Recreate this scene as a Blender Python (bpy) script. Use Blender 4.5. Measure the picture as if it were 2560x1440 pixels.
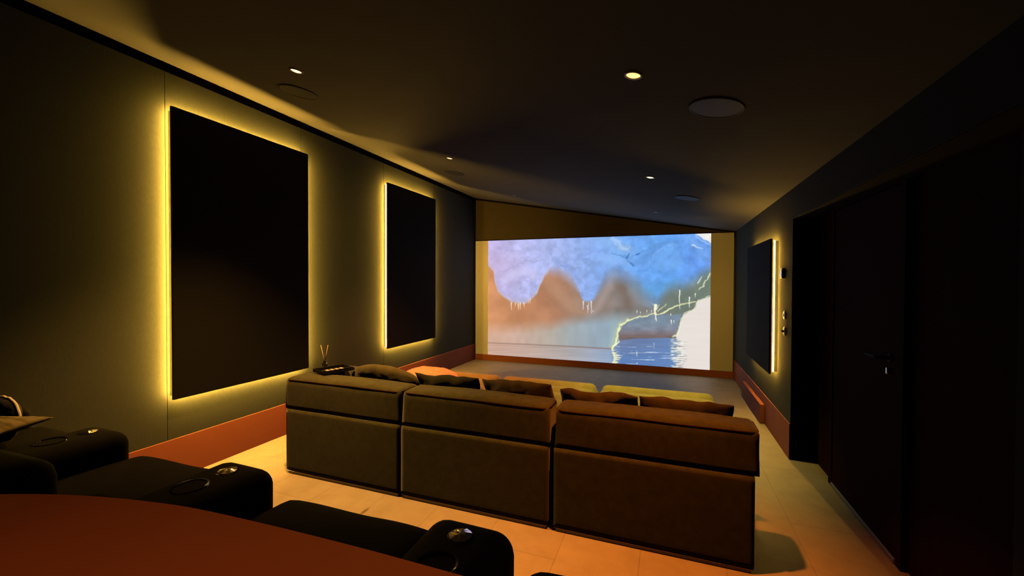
import bpy, bmesh, math, random
import numpy as np
from mathutils import Vector, Matrix, noise

for o in list(bpy.data.objects):
    bpy.data.objects.remove(o, do_unlink=True)
sc = bpy.context.scene
C = sc.collection
PI = math.pi

# ------------------------------------------------------------------ camera
cam_data = bpy.data.cameras.new('camera')
cam = bpy.data.objects.new('camera', cam_data)
C.objects.link(cam)
sc.camera = cam
cam_data.sensor_width = 36.0
cam_data.lens = 1041.9 / 2560 * 36.0
cam_data.clip_start = 0.02
rgt = Vector((0.93680537, 0.34983106, 0.0037329))
upv = Vector((-0.00853859, 0.01219594, 0.99988917))
fwd = Vector((-0.34974676, 0.93673341, -0.01441229))
cam.matrix_world = Matrix(((rgt.x, upv.x, -fwd.x, 0.0), (rgt.y, upv.y, -fwd.y, 0.0),
                           (rgt.z, upv.z, -fwd.z, 1.5), (0, 0, 0, 1)))

# ------------------------------------------------------------------ world and exposure
world = bpy.data.worlds.new('night')
sc.world = world
world.use_nodes = True
world.node_tree.nodes['Background'].inputs[0].default_value = (0.0, 0.0, 0.0, 1)
world.node_tree.nodes['Background'].inputs[1].default_value = 0.0
sc.view_settings.view_transform = 'Standard'
sc.view_settings.look = 'None'
sc.view_settings.exposure = 0.0
sc.view_settings.gamma = 1.0
sc.view_settings.use_curve_mapping = False
sc.cycles.use_denoising = True
sc.cycles.max_bounces = 6
sc.cycles.diffuse_bounces = 0
sc.cycles.use_light_tree = True
sc.cycles.sample_clamp_indirect = 4.0
sc.cycles.caustics_reflective = False
sc.cycles.caustics_refractive = False

LED_RGB = (1.0, 0.54, 0.08)
LED_POWER = {1: 400.0, 2: 320.0, 3: 130.0}
SCREEN_GAIN = 1.0
# downlights: (x, y, watts, rgb)
LAMPS = [(-2.335, 2.12, 520, (1.0, 0.47, 0.10), 90), (-0.165, 2.12, 265, (1.0, 0.25, 0.026), 72),
         (-2.33, 4.20, 300, (1.0, 0.33, 0.085), 82), (-0.165, 4.22, 180, (1.0, 0.74, 0.17), 74),
         (-0.165, 6.33, 0, (1, 1, 1), 0), (-2.33, 6.33, 0, (1, 1, 1), 0),
         (-0.165, 0.04, 22, (1.0, 0.36, 0.08), 108)]  # last one: unseen lamp added behind the camera to brighten the counter

# ------------------------------------------------------------------ room dimensions
XL, XR, YB, YN = -3.485, 0.985, 7.32, -2.2
XD = 1.18                     # depth of the door recess
def ceil_z(x):
    return 3.114 - (x + 3.485) * 0.18210

# ------------------------------------------------------------------ helpers
def srgb(r, g, b):
    f = lambda c: (c / 255) / 12.92 if c / 255 <= 0.04045 else ((c / 255 + 0.055) / 1.055) ** 2.4
    return (f(r), f(g), f(b))

def newmat(name):
    m = bpy.data.materials.new(name)
    m.use_nodes = True
    return m, m.node_tree, m.node_tree.nodes['Principled BSDF']

def mat(name, col, rough=0.8, metal=0.0, var=0.0, scale=8.0, bump=0.0, bscale=200.0, sheen=0.0,
        spec=0.5, stretch=None, aniso=0.0):
    m, nt, b = newmat(name)
    b.inputs['Roughness'].default_value = rough
    b.inputs['Metallic'].default_value = metal
    b.inputs['Specular IOR Level'].default_value = spec
    b.inputs['Base Color'].default_value = (*col, 1)
    if sheen:
        b.inputs['Sheen Weight'].default_value = sheen
        b.inputs['Sheen Roughness'].default_value = 0.5
    tc = nt.nodes.new('ShaderNodeTexCoord')
    mp = nt.nodes.new('ShaderNodeMapping')
    nt.links.new(tc.outputs['Object'], mp.inputs[0])
    if stretch:
        mp.inputs['Scale'].default_value = stretch
    if var:
        n = nt.nodes.new('ShaderNodeTexNoise')
        n.inputs['Scale'].default_value = scale
        n.inputs['Detail'].default_value = 4
        nt.links.new(mp.outputs[0], n.inputs['Vector'])
        r = nt.nodes.new('ShaderNodeValToRGB')
        r.color_ramp.elements[0].position = 0.3
        r.color_ramp.elements[1].position = 0.7
        r.color_ramp.elements[0].color = (*[c * (1 - var) for c in col], 1)
        r.color_ramp.elements[1].color = (*[min(1, c * (1 + var)) for c in col], 1)
        nt.links.new(n.outputs['Fac'], r.inputs[0])
        nt.links.new(r.outputs[0], b.inputs['Base Color'])
    if bump:
        n2 = nt.nodes.new('ShaderNodeTexNoise')
        n2.inputs['Scale'].default_value = bscale
        n2.inputs['Detail'].default_value = 2
        nt.links.new(mp.outputs[0], n2.inputs['Vector'])
        bp = nt.nodes.new('ShaderNodeBump')
        bp.inputs['Strength'].default_value = bump
        bp.inputs['Distance'].default_value = 0.002
        nt.links.new(n2.outputs['Fac'], bp.inputs['Height'])
        nt.links.new(bp.outputs[0], b.inputs['Normal'])
    return m

def emis(name, col, strength):
    m, nt, b = newmat(name)
    b.inputs['Base Color'].default_value = (0.8, 0.8, 0.8, 1)
    b.inputs['Emission Color'].default_value = (*col, 1)
    b.inputs['Emission Strength'].default_value = strength
    return m

def base_of(bm):
    xs = [v.co.x for v in bm.verts]; ys = [v.co.y for v in bm.verts]; zs = [v.co.z for v in bm.verts]
    return Vector(((min(xs) + max(xs)) / 2, (min(ys) + max(ys)) / 2, min(zs)))

def obj(name, bm, m, parent=None, smooth=False, angle=None):
    """one mesh object; geometry is given in room coordinates (or the parent's own, if it is local)"""
    if parent is None:
        L = base_of(bm)
    else:
        L = Vector(parent.get('_o', (0, 0, 0)))
    for v in bm.verts:
        v.co -= L
    me = bpy.data.meshes.new(name)
    bmesh.ops.recalc_face_normals(bm, faces=bm.faces[:])
    bm.to_mesh(me); bm.free()
    me.materials.append(m)
    o = bpy.data.objects.new(name, me)
    C.objects.link(o)
    if parent is None:
        o.location = L
        o['_o'] = tuple(L)
    else:
        o.parent = parent
        o['_o'] = tuple(L)
    if smooth:
        for p in me.polygons:
            p.use_smooth = True
        if angle:
            me.set_sharp_from_angle(angle=math.radians(angle))
    return o

def thing(name, label, cat, loc, group=None):
    o = bpy.data.objects.new(name, None)
    C.objects.link(o)
    o.location = loc
    o.empty_display_size = 0.1
    o['_o'] = tuple(loc)
    o['label'] = label; o['category'] = cat
    if group: o['group'] = group
    return o

def tag(o, label, cat, group=None):
    o['label'] = label; o['category'] = cat
    if group: o['group'] = group
    return o

def struct(name, bm, m, label=None):
    o = obj(name, bm, m)
    o['kind'] = 'structure'
    if label: o['label'] = label
    return o

def dup(root, delta, label):
    """copy of a thing with copies of its parts and sub-parts"""
    r = root.copy(); C.objects.link(r)
    r.location = Vector(root.location) + Vector(delta)
    r['label'] = label
    r['_o'] = tuple(r.location)
    for ch in list(root.children):
        c = ch.copy(); C.objects.link(c); c.parent = r
        for g in list(ch.children):
            d = g.copy(); C.objects.link(d); d.parent = c
    return r

def box(bm, x0, x1, y0, y1, z0, z1, bev=0.0, seg=2):
    r = bmesh.ops.create_cube(bm, size=1.0)
    vs = r['verts']
    for v in vs:
        v.co = Vector(((x0 + x1) / 2 + v.co.x * (x1 - x0), (y0 + y1) / 2 + v.co.y * (y1 - y0),
                       (z0 + z1) / 2 + v.co.z * (z1 - z0)))
    if bev:
        es = list({e for v in vs for e in v.link_edges})
        bmesh.ops.bevel(bm, geom=es, offset=bev, segments=seg, profile=0.5, affect='EDGES')
    return bm

def B(*a, **k):
    return box(bmesh.new(), *a, **k)

def prism(bm, pts, z0, z1):
    """vertical prism over an outline in plan"""
    lo = [bm.verts.new((x, y, z0)) for x, y in pts]
    hi = [bm.verts.new((x, y, z1)) for x, y in pts]
    n = len(pts)
    bm.faces.new(lo[::-1]); bm.faces.new(hi)
    for i in range(n):
        bm.faces.new((lo[i], lo[(i + 1) % n], hi[(i + 1) % n], hi[i]))
    return bm

def lathe(bm, cx, cy, prof, n=32, flute=0.0, nf=0):
    """profile of (radius, z) about a vertical axis"""
    rings = []
    for r, z in prof:
        if r < 1e-6:
            rings.append([bm.verts.new((cx, cy, z))])
        else:
            rings.append([bm.verts.new((cx + r * math.cos(2 * PI * i / n), cy + r * math.sin(2 * PI * i / n), z))
                          for i in range(n)])
    for a, b in zip(rings[:-1], rings[1:]):
        if len(a) == 1 and len(b) == 1: continue
        for i in range(n):
            j = (i + 1) % n
            if len(a) == 1: bm.faces.new((a[0], b[i], b[j]))
            elif len(b) == 1: bm.faces.new((a[i], a[j], b[0]))
            else: bm.faces.new((a[i], a[j], b[j], b[i]))
    return bm

def tube(bm, pts, r, n=8, closed=False):
    pts = [Vector(p) for p in pts]
    N = len(pts); rings = []
    for i, p in enumerate(pts):
        a = pts[(i - 1) % N] if (closed or i > 0) else p
        b = pts[(i + 1) % N] if (closed or i < N - 1) else p
        t = (b - a).normalized()
        s = t.cross(Vector((0, 0, 1)))
        if s.length < 1e-3: s = t.cross(Vector((0, 1, 0)))
        s.normalize(); w = s.cross(t)
        rr = r[i] if isinstance(r, (list, tuple)) else r
        rings.append([bm.verts.new(p + (s * math.cos(2 * PI * k / n) + w * math.sin(2 * PI * k / n)) * rr) for k in range(n)])
    m = N if closed else N - 1
    for i in range(m):
        a, b = rings[i], rings[(i + 1) % N]
        for k in range(n):
            bm.faces.new((a[k], a[(k + 1) % n], b[(k + 1) % n], b[k]))
    if not closed:
        bm.faces.new(rings[0][::-1]); bm.faces.new(rings[-1])
    return bm

def nz(x, y, z=0.0):
    return noise.noise(Vector((x, y, z)))

def soft_block(x0, x1, y0, y1, z0, z1, bev, seed=0, crown=0.0, amp=0.003, res=0.03, belly=0.0, low=None):
    """upholstered block: finely divided rounded box with a slight crown and soft dents"""
    bm = bmesh.new()
    L = [(x0, x1), (y0, y1), (z0, z1)]
    nn = [max(6, int((b - a) / res)) for a, b in L]
    c = Vector(((x0 + x1) / 2, (y0 + y1) / 2, (z0 + z1) / 2))
    h = Vector(((x1 - x0) / 2, (y1 - y0) / 2, (z1 - z0) / 2))
    seen = {}
    def vert(i, j, k):
        key = (i, j, k)
        if key in seen: return seen[key]
        # denser samples near the edges
        def s(t, n, hh):
            u = 2 * t / n - 1
            return math.copysign(abs(u) ** 0.85, u) * hh
        p = Vector((s(i, nn[0], h.x), s(j, nn[1], h.y), s(k, nn[2], h.z)))
        bv = bev
        if low is not None:
            f = min(1, max(0, p.z / h.z * 0.5 + 0.5)); bv = low + (bev - low) * f * f * (3 - 2 * f)
        q = Vector([max(-(h[a] - bv), min(h[a] - bv, p[a])) for a in range(3)])
        d = p - q
        if d.length > 1e-9:
            p = q + d.normalized() * bv
        w = c + p
        fx = 1 - (p.x / h.x) ** 2; fy = 1 - (p.y / h.y) ** 2; fz = 1 - (p.z / h.z) ** 2
        if p.z > 0: w.z += crown * max(0, fx) ** 0.6 * max(0, fy) ** 0.6
        if p.y < 0: w.y -= belly * max(0, fx) ** 0.6 * max(0, fz) ** 0.6
        nv = Vector((nz(w.x * 4 + seed, w.y * 4, w.z * 4), nz(w.x * 4, w.y * 4 + seed + 7, w.z * 4), nz(w.x * 4, w.y * 4, w.z * 4 + seed + 19)))
        w += nv * amp
        v = bm.verts.new(w); seen[key] = v
        return v
    for ax in range(3):
        a, b = [(1, 2), (0, 2), (0, 1)][ax]
        for side in (0, nn[ax]):
            for i in range(nn[a]):
                for j in range(nn[b]):
                    def k3(ii, jj):
                        t = [0, 0, 0]; t[ax] = side; t[a] = ii; t[b] = jj
                        return vert(*t)
                    bm.faces.new((k3(i, j), k3(i + 1, j), k3(i + 1, j + 1), k3(i, j + 1)))
    return bm

def pillow_bm(w, h, t, seed, M, pinch=0.10, n=36, wr=0.010, floppy=0.0, rnd=False):
    """stuffed square cushion in its own x (width) / z (height) plane, transformed by M"""
    bm = bmesh.new()
    g = {}
    for side in (1, -1):
        for i in range(n + 1):
            for j in range(n + 1):
                u = 2 * i / n - 1; v = 2 * j / n - 1
                edge = i in (0, n) or j in (0, n)
                if edge and side == -1:
                    g[(side, i, j)] = g[(1, i, j)]; continue
                prof = max(0, (1 - abs(u) ** 2.4)) ** 0.55 * max(0, (1 - abs(v) ** 2.4)) ** 0.55
                th = t / 2 * prof
                x = u * w / 2 * (1 - pinch * (1 - v * v) * 0.6 * abs(u) ** 3)
                z = v * h / 2 * (1 - pinch * (1 - u * u) * 0.8 * abs(v) ** 3)
                if rnd:
                    x = u * math.sqrt(1 - v * v / 2) * w / 2; z = v * math.sqrt(1 - u * u / 2) * h / 2
                z -= floppy * (u * u) * (v > 0) * v
                k = wr * (nz(u * 2.5 + seed, v * 2.5, side) + 0.6 * nz(u * 6 + seed, v * 6, side + 3)) * (0.3 + prof)
                p = Vector((x + nz(u * 2, v * 2, seed + 9) * wr, side * (-th) - side * k, z + nz(u * 3, v * 2, seed + 4) * wr * 1.6))
                g[(side, i, j)] = bm.verts.new(M @ p)
    for side in (1, -1):
        for i in range(n):
            for j in range(n):
                q = [g[(side, i, j)], g[(side, i + 1, j)], g[(side, i + 1, j + 1)], g[(side, i, j + 1)]]
                bm.faces.new(q if side == 1 else q[::-1])
    return bm

def edge_loop(w, h, M, seed, pinch=0.10, n=36, wr=0.010, floppy=0.0, rnd=False):
    pts = []
    seq = [(i, 0) for i in range(n)] + [(n, j) for j in range(n)] + [(n - i, n) for i in range(n)] + [(0, n - j) for j in range(n)]
    for i, j in seq:
        u = 2 * i / n - 1; v = 2 * j / n - 1
        x = u * w / 2 * (1 - pinch * (1 - v * v) * 0.6 * abs(u) ** 3)
        z = v * h / 2 * (1 - pinch * (1 - u * u) * 0.8 * abs(v) ** 3)
        if rnd:
            x = u * math.sqrt(1 - v * v / 2) * w / 2; z = v * math.sqrt(1 - u * u / 2) * h / 2
        z -= floppy * (u * u) * (v > 0) * v
        pts.append(M @ Vector((x + nz(u * 2, v * 2, seed + 9) * wr, 0, z + nz(u * 3, v * 2, seed + 4) * wr * 1.6)))
    return pts

# ------------------------------------------------------------------ materials
def fabric_wall():
    m, nt, b = newmat('dark_green_wall_fabric')
    b.inputs['Roughness'].default_value = 0.95
    b.inputs['Specular IOR Level'].default_value = 0.15
    tc = nt.nodes.new('ShaderNodeTexCoord')
    n = nt.nodes.new('ShaderNodeTexNoise'); n.inputs['Scale'].default_value = 90; n.inputs['Detail'].default_value = 3
    mp = nt.nodes.new('ShaderNodeMapping'); mp.inputs['Scale'].default_value = (1, 1, 0.35)
    nt.links.new(tc.outputs['Object'], mp.inputs[0]); nt.links.new(mp.outputs[0], n.inputs['Vector'])
    r = nt.nodes.new('ShaderNodeValToRGB')
    r.color_ramp.elements[0].color = (0.068, 0.073, 0.051, 1)
    r.color_ramp.elements[1].color = (0.076, 0.081, 0.057, 1)
    r.color_ramp.elements[0].position = 0.35; r.color_ramp.elements[1].position = 0.65
    nt.links.new(n.outputs['Fac'], r.inputs[0]); nt.links.new(r.outputs[0], b.inputs['Base Color'])
    bp = nt.nodes.new('ShaderNodeBump'); bp.inputs['Strength'].default_value = 0.10; bp.inputs['Distance'].default_value = 0.001
    nt.links.new(n.outputs['Fac'], bp.inputs['Height']); nt.links.new(bp.outputs[0], b.inputs['Normal'])
    return m

def floor_mat():
    m, nt, b = newmat('beige_floor_planks')
    b.inputs['Roughness'].default_value = 0.55
    b.inputs['Specular IOR Level'].default_value = 0.35
    tc = nt.nodes.new('ShaderNodeNewGeometry')
    sep = nt.nodes.new('ShaderNodeSeparateXYZ'); nt.links.new(tc.outputs['Position'], sep.inputs[0])
    cmb = nt.nodes.new('ShaderNodeCombineXYZ')
    nt.links.new(sep.outputs['Y'], cmb.inputs['X']); nt.links.new(sep.outputs['X'], cmb.inputs['Y'])
    mp = nt.nodes.new('ShaderNodeMapping'); mp.inputs['Location'].default_value = (-0.45, 0.56, 0)
    nt.links.new(cmb.outputs[0], mp.inputs[0])
    br = nt.nodes.new('ShaderNodeTexBrick')
    br.inputs['Scale'].default_value = 1.0
    br.inputs['Brick Width'].default_value = 0.86
    br.inputs['Row Height'].default_value = 0.43
    br.inputs['Mortar Size'].default_value = 0.0035
    br.inputs['Mortar Smooth'].default_value = 0.6
    br.inputs['Color1'].default_value = (0.50, 0.415, 0.295, 1)
    br.inputs['Color2'].default_value = (0.455, 0.375, 0.265, 1)
    br.inputs['Mortar'].default_value = (0.37, 0.30, 0.205, 1)
    nt.links.new(mp.outputs[0], br.inputs['Vector'])
    n = nt.nodes.new('ShaderNodeTexNoise'); n.inputs['Scale'].default_value = 5; n.inputs['Detail'].default_value = 6
    n.inputs['Roughness'].default_value = 0.65
    nt.links.new(tc.outputs['Position'], n.inputs['Vector'])
    r = nt.nodes.new('ShaderNodeValToRGB')
    r.color_ramp.elements[0].position = 0.3; r.color_ramp.elements[1].position = 0.7
    r.color_ramp.elements[0].color = (0.80, 0.78, 0.75, 1); r.color_ramp.elements[1].color = (1, 1, 1, 1)
    nt.links.new(n.outputs['Fac'], r.inputs[0])
    mx = nt.nodes.new('ShaderNodeMix'); mx.data_type = 'RGBA'; mx.blend_type = 'MULTIPLY'; mx.inputs['Factor'].default_value = 1
    nt.links.new(br.outputs['Color'], mx.inputs['A']); nt.links.new(r.outputs[0], mx.inputs['B'])
    # small dark knot in one plank behind the sofa
    vd = nt.nodes.new('ShaderNodeVectorMath'); vd.operation = 'SUBTRACT'; vd.inputs[1].default_value = (-1.84, 2.195, 0)
    nt.links.new(tc.outputs['Position'], vd.inputs[0])
    vm = nt.nodes.new('ShaderNodeVectorMath'); vm.operation = 'MULTIPLY'; vm.inputs[1].default_value = (1.0, 0.32, 1)
    nt.links.new(vd.outputs[0], vm.inputs[0])
    ln = nt.nodes.new('ShaderNodeVectorMath'); ln.operation = 'LENGTH'; nt.links.new(vm.outputs[0], ln.inputs[0])
    r2 = nt.nodes.new('ShaderNodeValToRGB')
    r2.color_ramp.elements[0].position = 0.006; r2.color_ramp.elements[0].color = (0.42, 0.36, 0.3, 1)
    r2.color_ramp.elements[1].position = 0.018; r2.color_ramp.elements[1].color = (1, 1, 1, 1)
    nt.links.new(ln.outputs['Value'], r2.inputs[0])
    m2 = nt.nodes.new('ShaderNodeMix'); m2.data_type = 'RGBA'; m2.blend_type = 'MULTIPLY'; m2.inputs['Factor'].default_value = 1
    nt.links.new(mx.outputs['Result'], m2.inputs['A']); nt.links.new(r2.outputs[0], m2.inputs['B'])
    nt.links.new(m2.outputs['Result'], b.inputs['Base Color'])
    return m

M_wall = fabric_wall()
M_floor = floor_mat()
M_ceil = mat('dark_ceiling_paint', (0.125, 0.122, 0.100), 0.9, var=0.05, scale=3, spec=0.2)
M_gap = mat('black_shadow_gap', (0.006, 0.005, 0.004), 0.9, spec=0.1)
M_brown = mat('brown_screen_wall_paint', (0.075, 0.060, 0.036), 0.9, spec=0.2, var=0.04)
M_terra = mat('terracotta_paint', (0.42, 0.125, 0.055), 0.75, spec=0.25, var=0.04, scale=4)
M_white = mat('white_projection_fabric', (0.80, 0.78, 0.72), 0.95, spec=0.1)
M_panel = mat('black_acoustic_fabric', (0.010, 0.0095, 0.006), 0.9, spec=0.2, bump=0.3, bscale=300)
M_alu = mat('aluminium_profile', (0.55, 0.55, 0.52), 0.4, 1.0, var=0.03)
M_redwood = mat('dark_red_brown_door_veneer', (0.042, 0.013, 0.007), 0.9, spec=0.05, var=0.15, scale=6, stretch=(8, 8, 0.6))
M_black = mat('black_gloss_plastic', (0.006, 0.006, 0.006), 0.08, spec=0.9, var=0.02)
M_blackmetal = mat('black_metal', (0.004, 0.004, 0.004), 0.75, 0.0, spec=0.15, var=0.02)
M_leather = mat('black_leather', (0.0028, 0.0026, 0.0016), 0.75, spec=0.04, bump=0.25, bscale=420, var=0.1, scale=20)
M_chrome = mat('chrome', (0.78, 0.74, 0.70), 0.14, 1.0, var=0.02)
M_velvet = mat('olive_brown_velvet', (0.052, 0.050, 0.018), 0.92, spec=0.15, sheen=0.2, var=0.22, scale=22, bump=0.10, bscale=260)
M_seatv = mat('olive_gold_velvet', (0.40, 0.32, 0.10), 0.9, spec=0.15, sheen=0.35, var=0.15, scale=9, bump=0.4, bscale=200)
M_pipe = mat('dark_wine_piping', (0.028, 0.006, 0.004), 0.8, spec=0.2, var=0.05)
M_edge = mat('dark_polished_edge', (0.20, 0.15, 0.16), 0.12, 1.0, var=0.03)
M_plinth = mat('black_lacquered_plinth', (0.020, 0.010, 0.010), 0.10, spec=0.8, var=0.02)
M_pbrown = mat('brown_velvet_cushion', (0.066, 0.050, 0.024), 0.9, spec=0.15, sheen=0.3, var=0.2, scale=12, bump=0.4, bscale=150)
M_pdark = mat('dark_green_velvet_cushion', (0.020, 0.021, 0.012), 0.9, spec=0.15, sheen=0.1, var=0.15, scale=12, bump=0.3, bscale=150)
M_polive = mat('dark_olive_velvet_cushion', (0.085, 0.072, 0.030), 0.9, spec=0.15, sheen=0.2, var=0.15, scale=12, bump=0.3, bscale=150)
M_salmon = mat('salmon_boucle', (0.85, 0.36, 0.22), 0.95, spec=0.1, var=0.12, scale=30, bump=0.5, bscale=120)
M_tan = mat('tan_cushion_cloth', (0.17, 0.14, 0.07), 0.9, spec=0.1, var=0.08, scale=8, bump=0.2, bscale=250)
M_cream = mat('cream_cloth', (0.75, 0.66, 0.50), 0.9, spec=0.1, var=0.05)
M_ivory = mat('ivory_switch_plastic', (0.62, 0.60, 0.52), 0.35, spec=0.5, var=0.02)
M_reed = mat('pale_reed', (0.70, 0.50, 0.32), 0.8, var=0.15, scale=60)
M_counter = mat('terracotta_counter_lacquer', (0.40, 0.135, 0.055), 0.7, spec=0.2, var=0.05, scale=5)
M_grey = mat('grey_seal', (0.33, 0.32, 0.31), 0.6, var=0.05)
M_grille = mat('dark_speaker_mesh', (0.062, 0.062, 0.066), 0.6, 0.0, spec=0.25, bump=0.4, bscale=500, var=0.04)
M_key = mat('pale_remote_key', (0.8, 0.68, 0.55), 0.5, var=0.03)

# ------------------------------------------------------------------ the room
bm = B(XL - 0.3, XD + 0.3, YN - 0.2, YB + 0.2, -0.2, 0.0)
box(bm, XL, XD, YN, 1.28, 0.0, 0.25, 0.004)            # low step under the back row
struct('floor', bm, M_floor, 'beige plank floor with a low step under the back row')

bm = bmesh.new()
x0, x1 = XL - 0.3, XD + 0.3
vs = [bm.verts.new(p) for p in ((x0, YN - 0.2, ceil_z(x0)), (x1, YN - 0.2, ceil_z(x1)), (x1, YB + 0.2, ceil_z(x1)), (x0, YB + 0.2, ceil_z(x0)),
                                (x0, YN - 0.2, ceil_z(x0) + .15), (x1, YN - 0.2, ceil_z(x1) + .15), (x1, YB + 0.2, ceil_z(x1) + .15), (x0, YB + 0.2, ceil_z(x0) + .15))]
for f in ((0, 1, 2, 3), (4, 5, 6, 7), (0, 1, 5, 4), (1, 2, 6, 5), (2, 3, 7, 6), (3, 0, 4, 7)):
    bm.faces.new([vs[i] for i in f])
struct('ceiling', bm, M_ceil, 'dark sloping ceiling, higher over the left wall')

# left wall: black backing, fabric slabs with fine joints between them, shadow gap on top
struct('wall_left_backing', B(XL - 0.2, XL - 0.015, YN, YB + 0.1, 0.0, 3.118), M_gap).name = 'trim_1'
bm = bmesh.new()
js = [YN, -0.44, 0.78, 2.0, 3.22, 4.53, 5.75, YB]
for a, b in zip(js[:-1], js[1:]):
    box(bm, XL - 0.016, XL, a + 0.001, b - 0.001, 0.30, 3.045, 0.0015, 1)
struct('wall_left', bm, M_wall, 'dark green fabric wall with two backlit black panels')
struct('baseboard_left', B(XL - 0.015, XL + 0.006, YN, YB, 0.0, 0.305, 0.002, 1), M_terra, 'tall terracotta skirting board on the left wall')

# screen wall
bm = bmesh.new()
box(bm, XL - 0.1, XR + 0.3, YB, YB + 0.2, 0.0, 2.30)
f = [bm.verts.new(p) for p in ((XL - .1, YB, 2.2), (XR + .3, YB, 2.2), (XR + .3, YB, ceil_z(XR + .3) + .01), (XL - .1, YB, ceil_z(XL - .1) + .01),
                               (XL - .1, YB + .2, 2.2), (XR + .3, YB + .2, 2.2), (XR + .3, YB + .2, ceil_z(XR + .3) + .01), (XL - .1, YB + .2, ceil_z(XL - .1) + .01))]
for q in ((0, 1, 2, 3), (4, 5, 6, 7), (0, 1, 5, 4), (1, 2, 6, 5), (2, 3, 7, 6), (3, 0, 4, 7)):
    bm.faces.new([f[i] for i in q])
struct('wall_screen', bm, M_brown, 'brown painted wall above the projection screen').name = 'wall_back'
bm = bmesh.new()                                        # dark strip under the sloping ceiling
prof = [(XL, ceil_z(XL) - 0.035), (XR, ceil_z(XR) - 0.02), (XR, ceil_z(XR)), (XL, ceil_z(XL))]
a = [bm.verts.new((x, YB - 0.012, z)) for x, z in prof]; b_ = [bm.verts.new((x, YB, z)) for x, z in prof]
bm.faces.new(a); bm.faces.new(b_[::-1])
for i in range(4): bm.faces.new((a[i], a[(i + 1) % 4], b_[(i + 1) % 4], b_[i]))
struct('trim_2', bm, M_gap)
struct('baseboard_back', B(XL, XR, YB - 0.022, YB, 0.0, 0.107, 0.002, 1), M_terra, 'low terracotta skirting board under the screen')

# right wall with the deep door recess
bm = bmesh.new()
box(bm, XR, XR + 0.35, 4.124, YB + 0.1, 0.0, 2.36)
box(bm, XR, XR + 0.35, YN, 4.124, 2.045, 2.36)
box(bm, XR, XR + 0.35, YN, 1.70, 0.0, 2.045)
struct('wall_right', bm, M_wall, 'dark green fabric wall beside the door recess')
bm = bmesh.new()
box(bm, XR + 0.004, XD, 4.118, 4.124, 0.0, 2.045)      # black reveals of the recess
box(bm, XR + 0.004, XD, 1.70, 1.706, 0.0, 2.045)
box(bm, XR + 0.004, XD, 1.70, 4.124, 2.039, 2.045)
struct('trim_3', bm, M_gap)
struct('wall_right_recess', B(XD, XD + 0.15, 1.70, 4.124, 0.0, 2.045), M_redwood).name = 'trim_4'
struct('baseboard_right', B(XR - 0.008, XR, 4.124, YB - 0.022, 0.0, 0.305, 0.002, 1), M_terra, 'tall terracotta skirting board on the right wall')
struct('wall_near', B(XL - 0.2, XD + 0.3, YN - 0.2, YN, 0.0, 3.2), M_wall).name = 'wall_front'
o = obj('duct_box', B(XR - 0.05, XR - 0.0085, 5.07, 6.22, 0.004, 0.205, 0.004, 2), M_terra)
tag(o, 'low terracotta box standing against the skirting of the right wall', 'duct box')
o.name = 'skirting_box'

# door
d = thing('door_1', 'dark red-brown door with black lever in the right recess', 'door', (XD - 0.02, 3.25, 0.0))
d['kind'] = 'structure'
obj('door_leaf', B(XD - 0.028, XD, 2.78, 3.70, 0.028, 2.03, 0.003, 1), M_redwood, d)
bm = bmesh.new()
box(bm, XD - 0.035, XD, 3.704, 3.76, 0.0, 2.038, 0.002, 1); box(bm, XD - 0.035, XD, 2.72, 2.776, 0.0, 2.038, 0.002, 1)
obj('door_frame', bm, M_redwood, d)
obj('bottom_seal', B(XD - 0.040, XD - 0.028, 2.78, 3.70, 0.003, 0.028, 0.002, 1), M_grey, d)
bm = bmesh.new()
lathe_pts = [(XD - 0.028, 2.875, 1.09), (XD - 0.080, 2.875, 1.09), (XD - 0.086, 2.885, 1.09), (XD - 0.086, 2.90, 1.09), (XD - 0.084, 3.02, 1.087)]
tube(bm, lathe_pts, [0.011, 0.010, 0.010, 0.010, 0.009], 10)
tube(bm, [(XD - 0.034, 2.875, 1.09), (XD - 0.028, 2.875, 1.09)], 0.026, 20)
h = obj('handle', bm, M_blackmetal, d, True, 40); h['label'] = 'black lever handle'
bm = bmesh.new(); box(bm, XD - 0.045, XD - 0.028, 2.868, 2.885, 1.0, 1.035, 0.004, 2)
k = obj('lock_cylinder', bm, M_chrome, d); k['label'] = 'small silver key cylinder'

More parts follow.
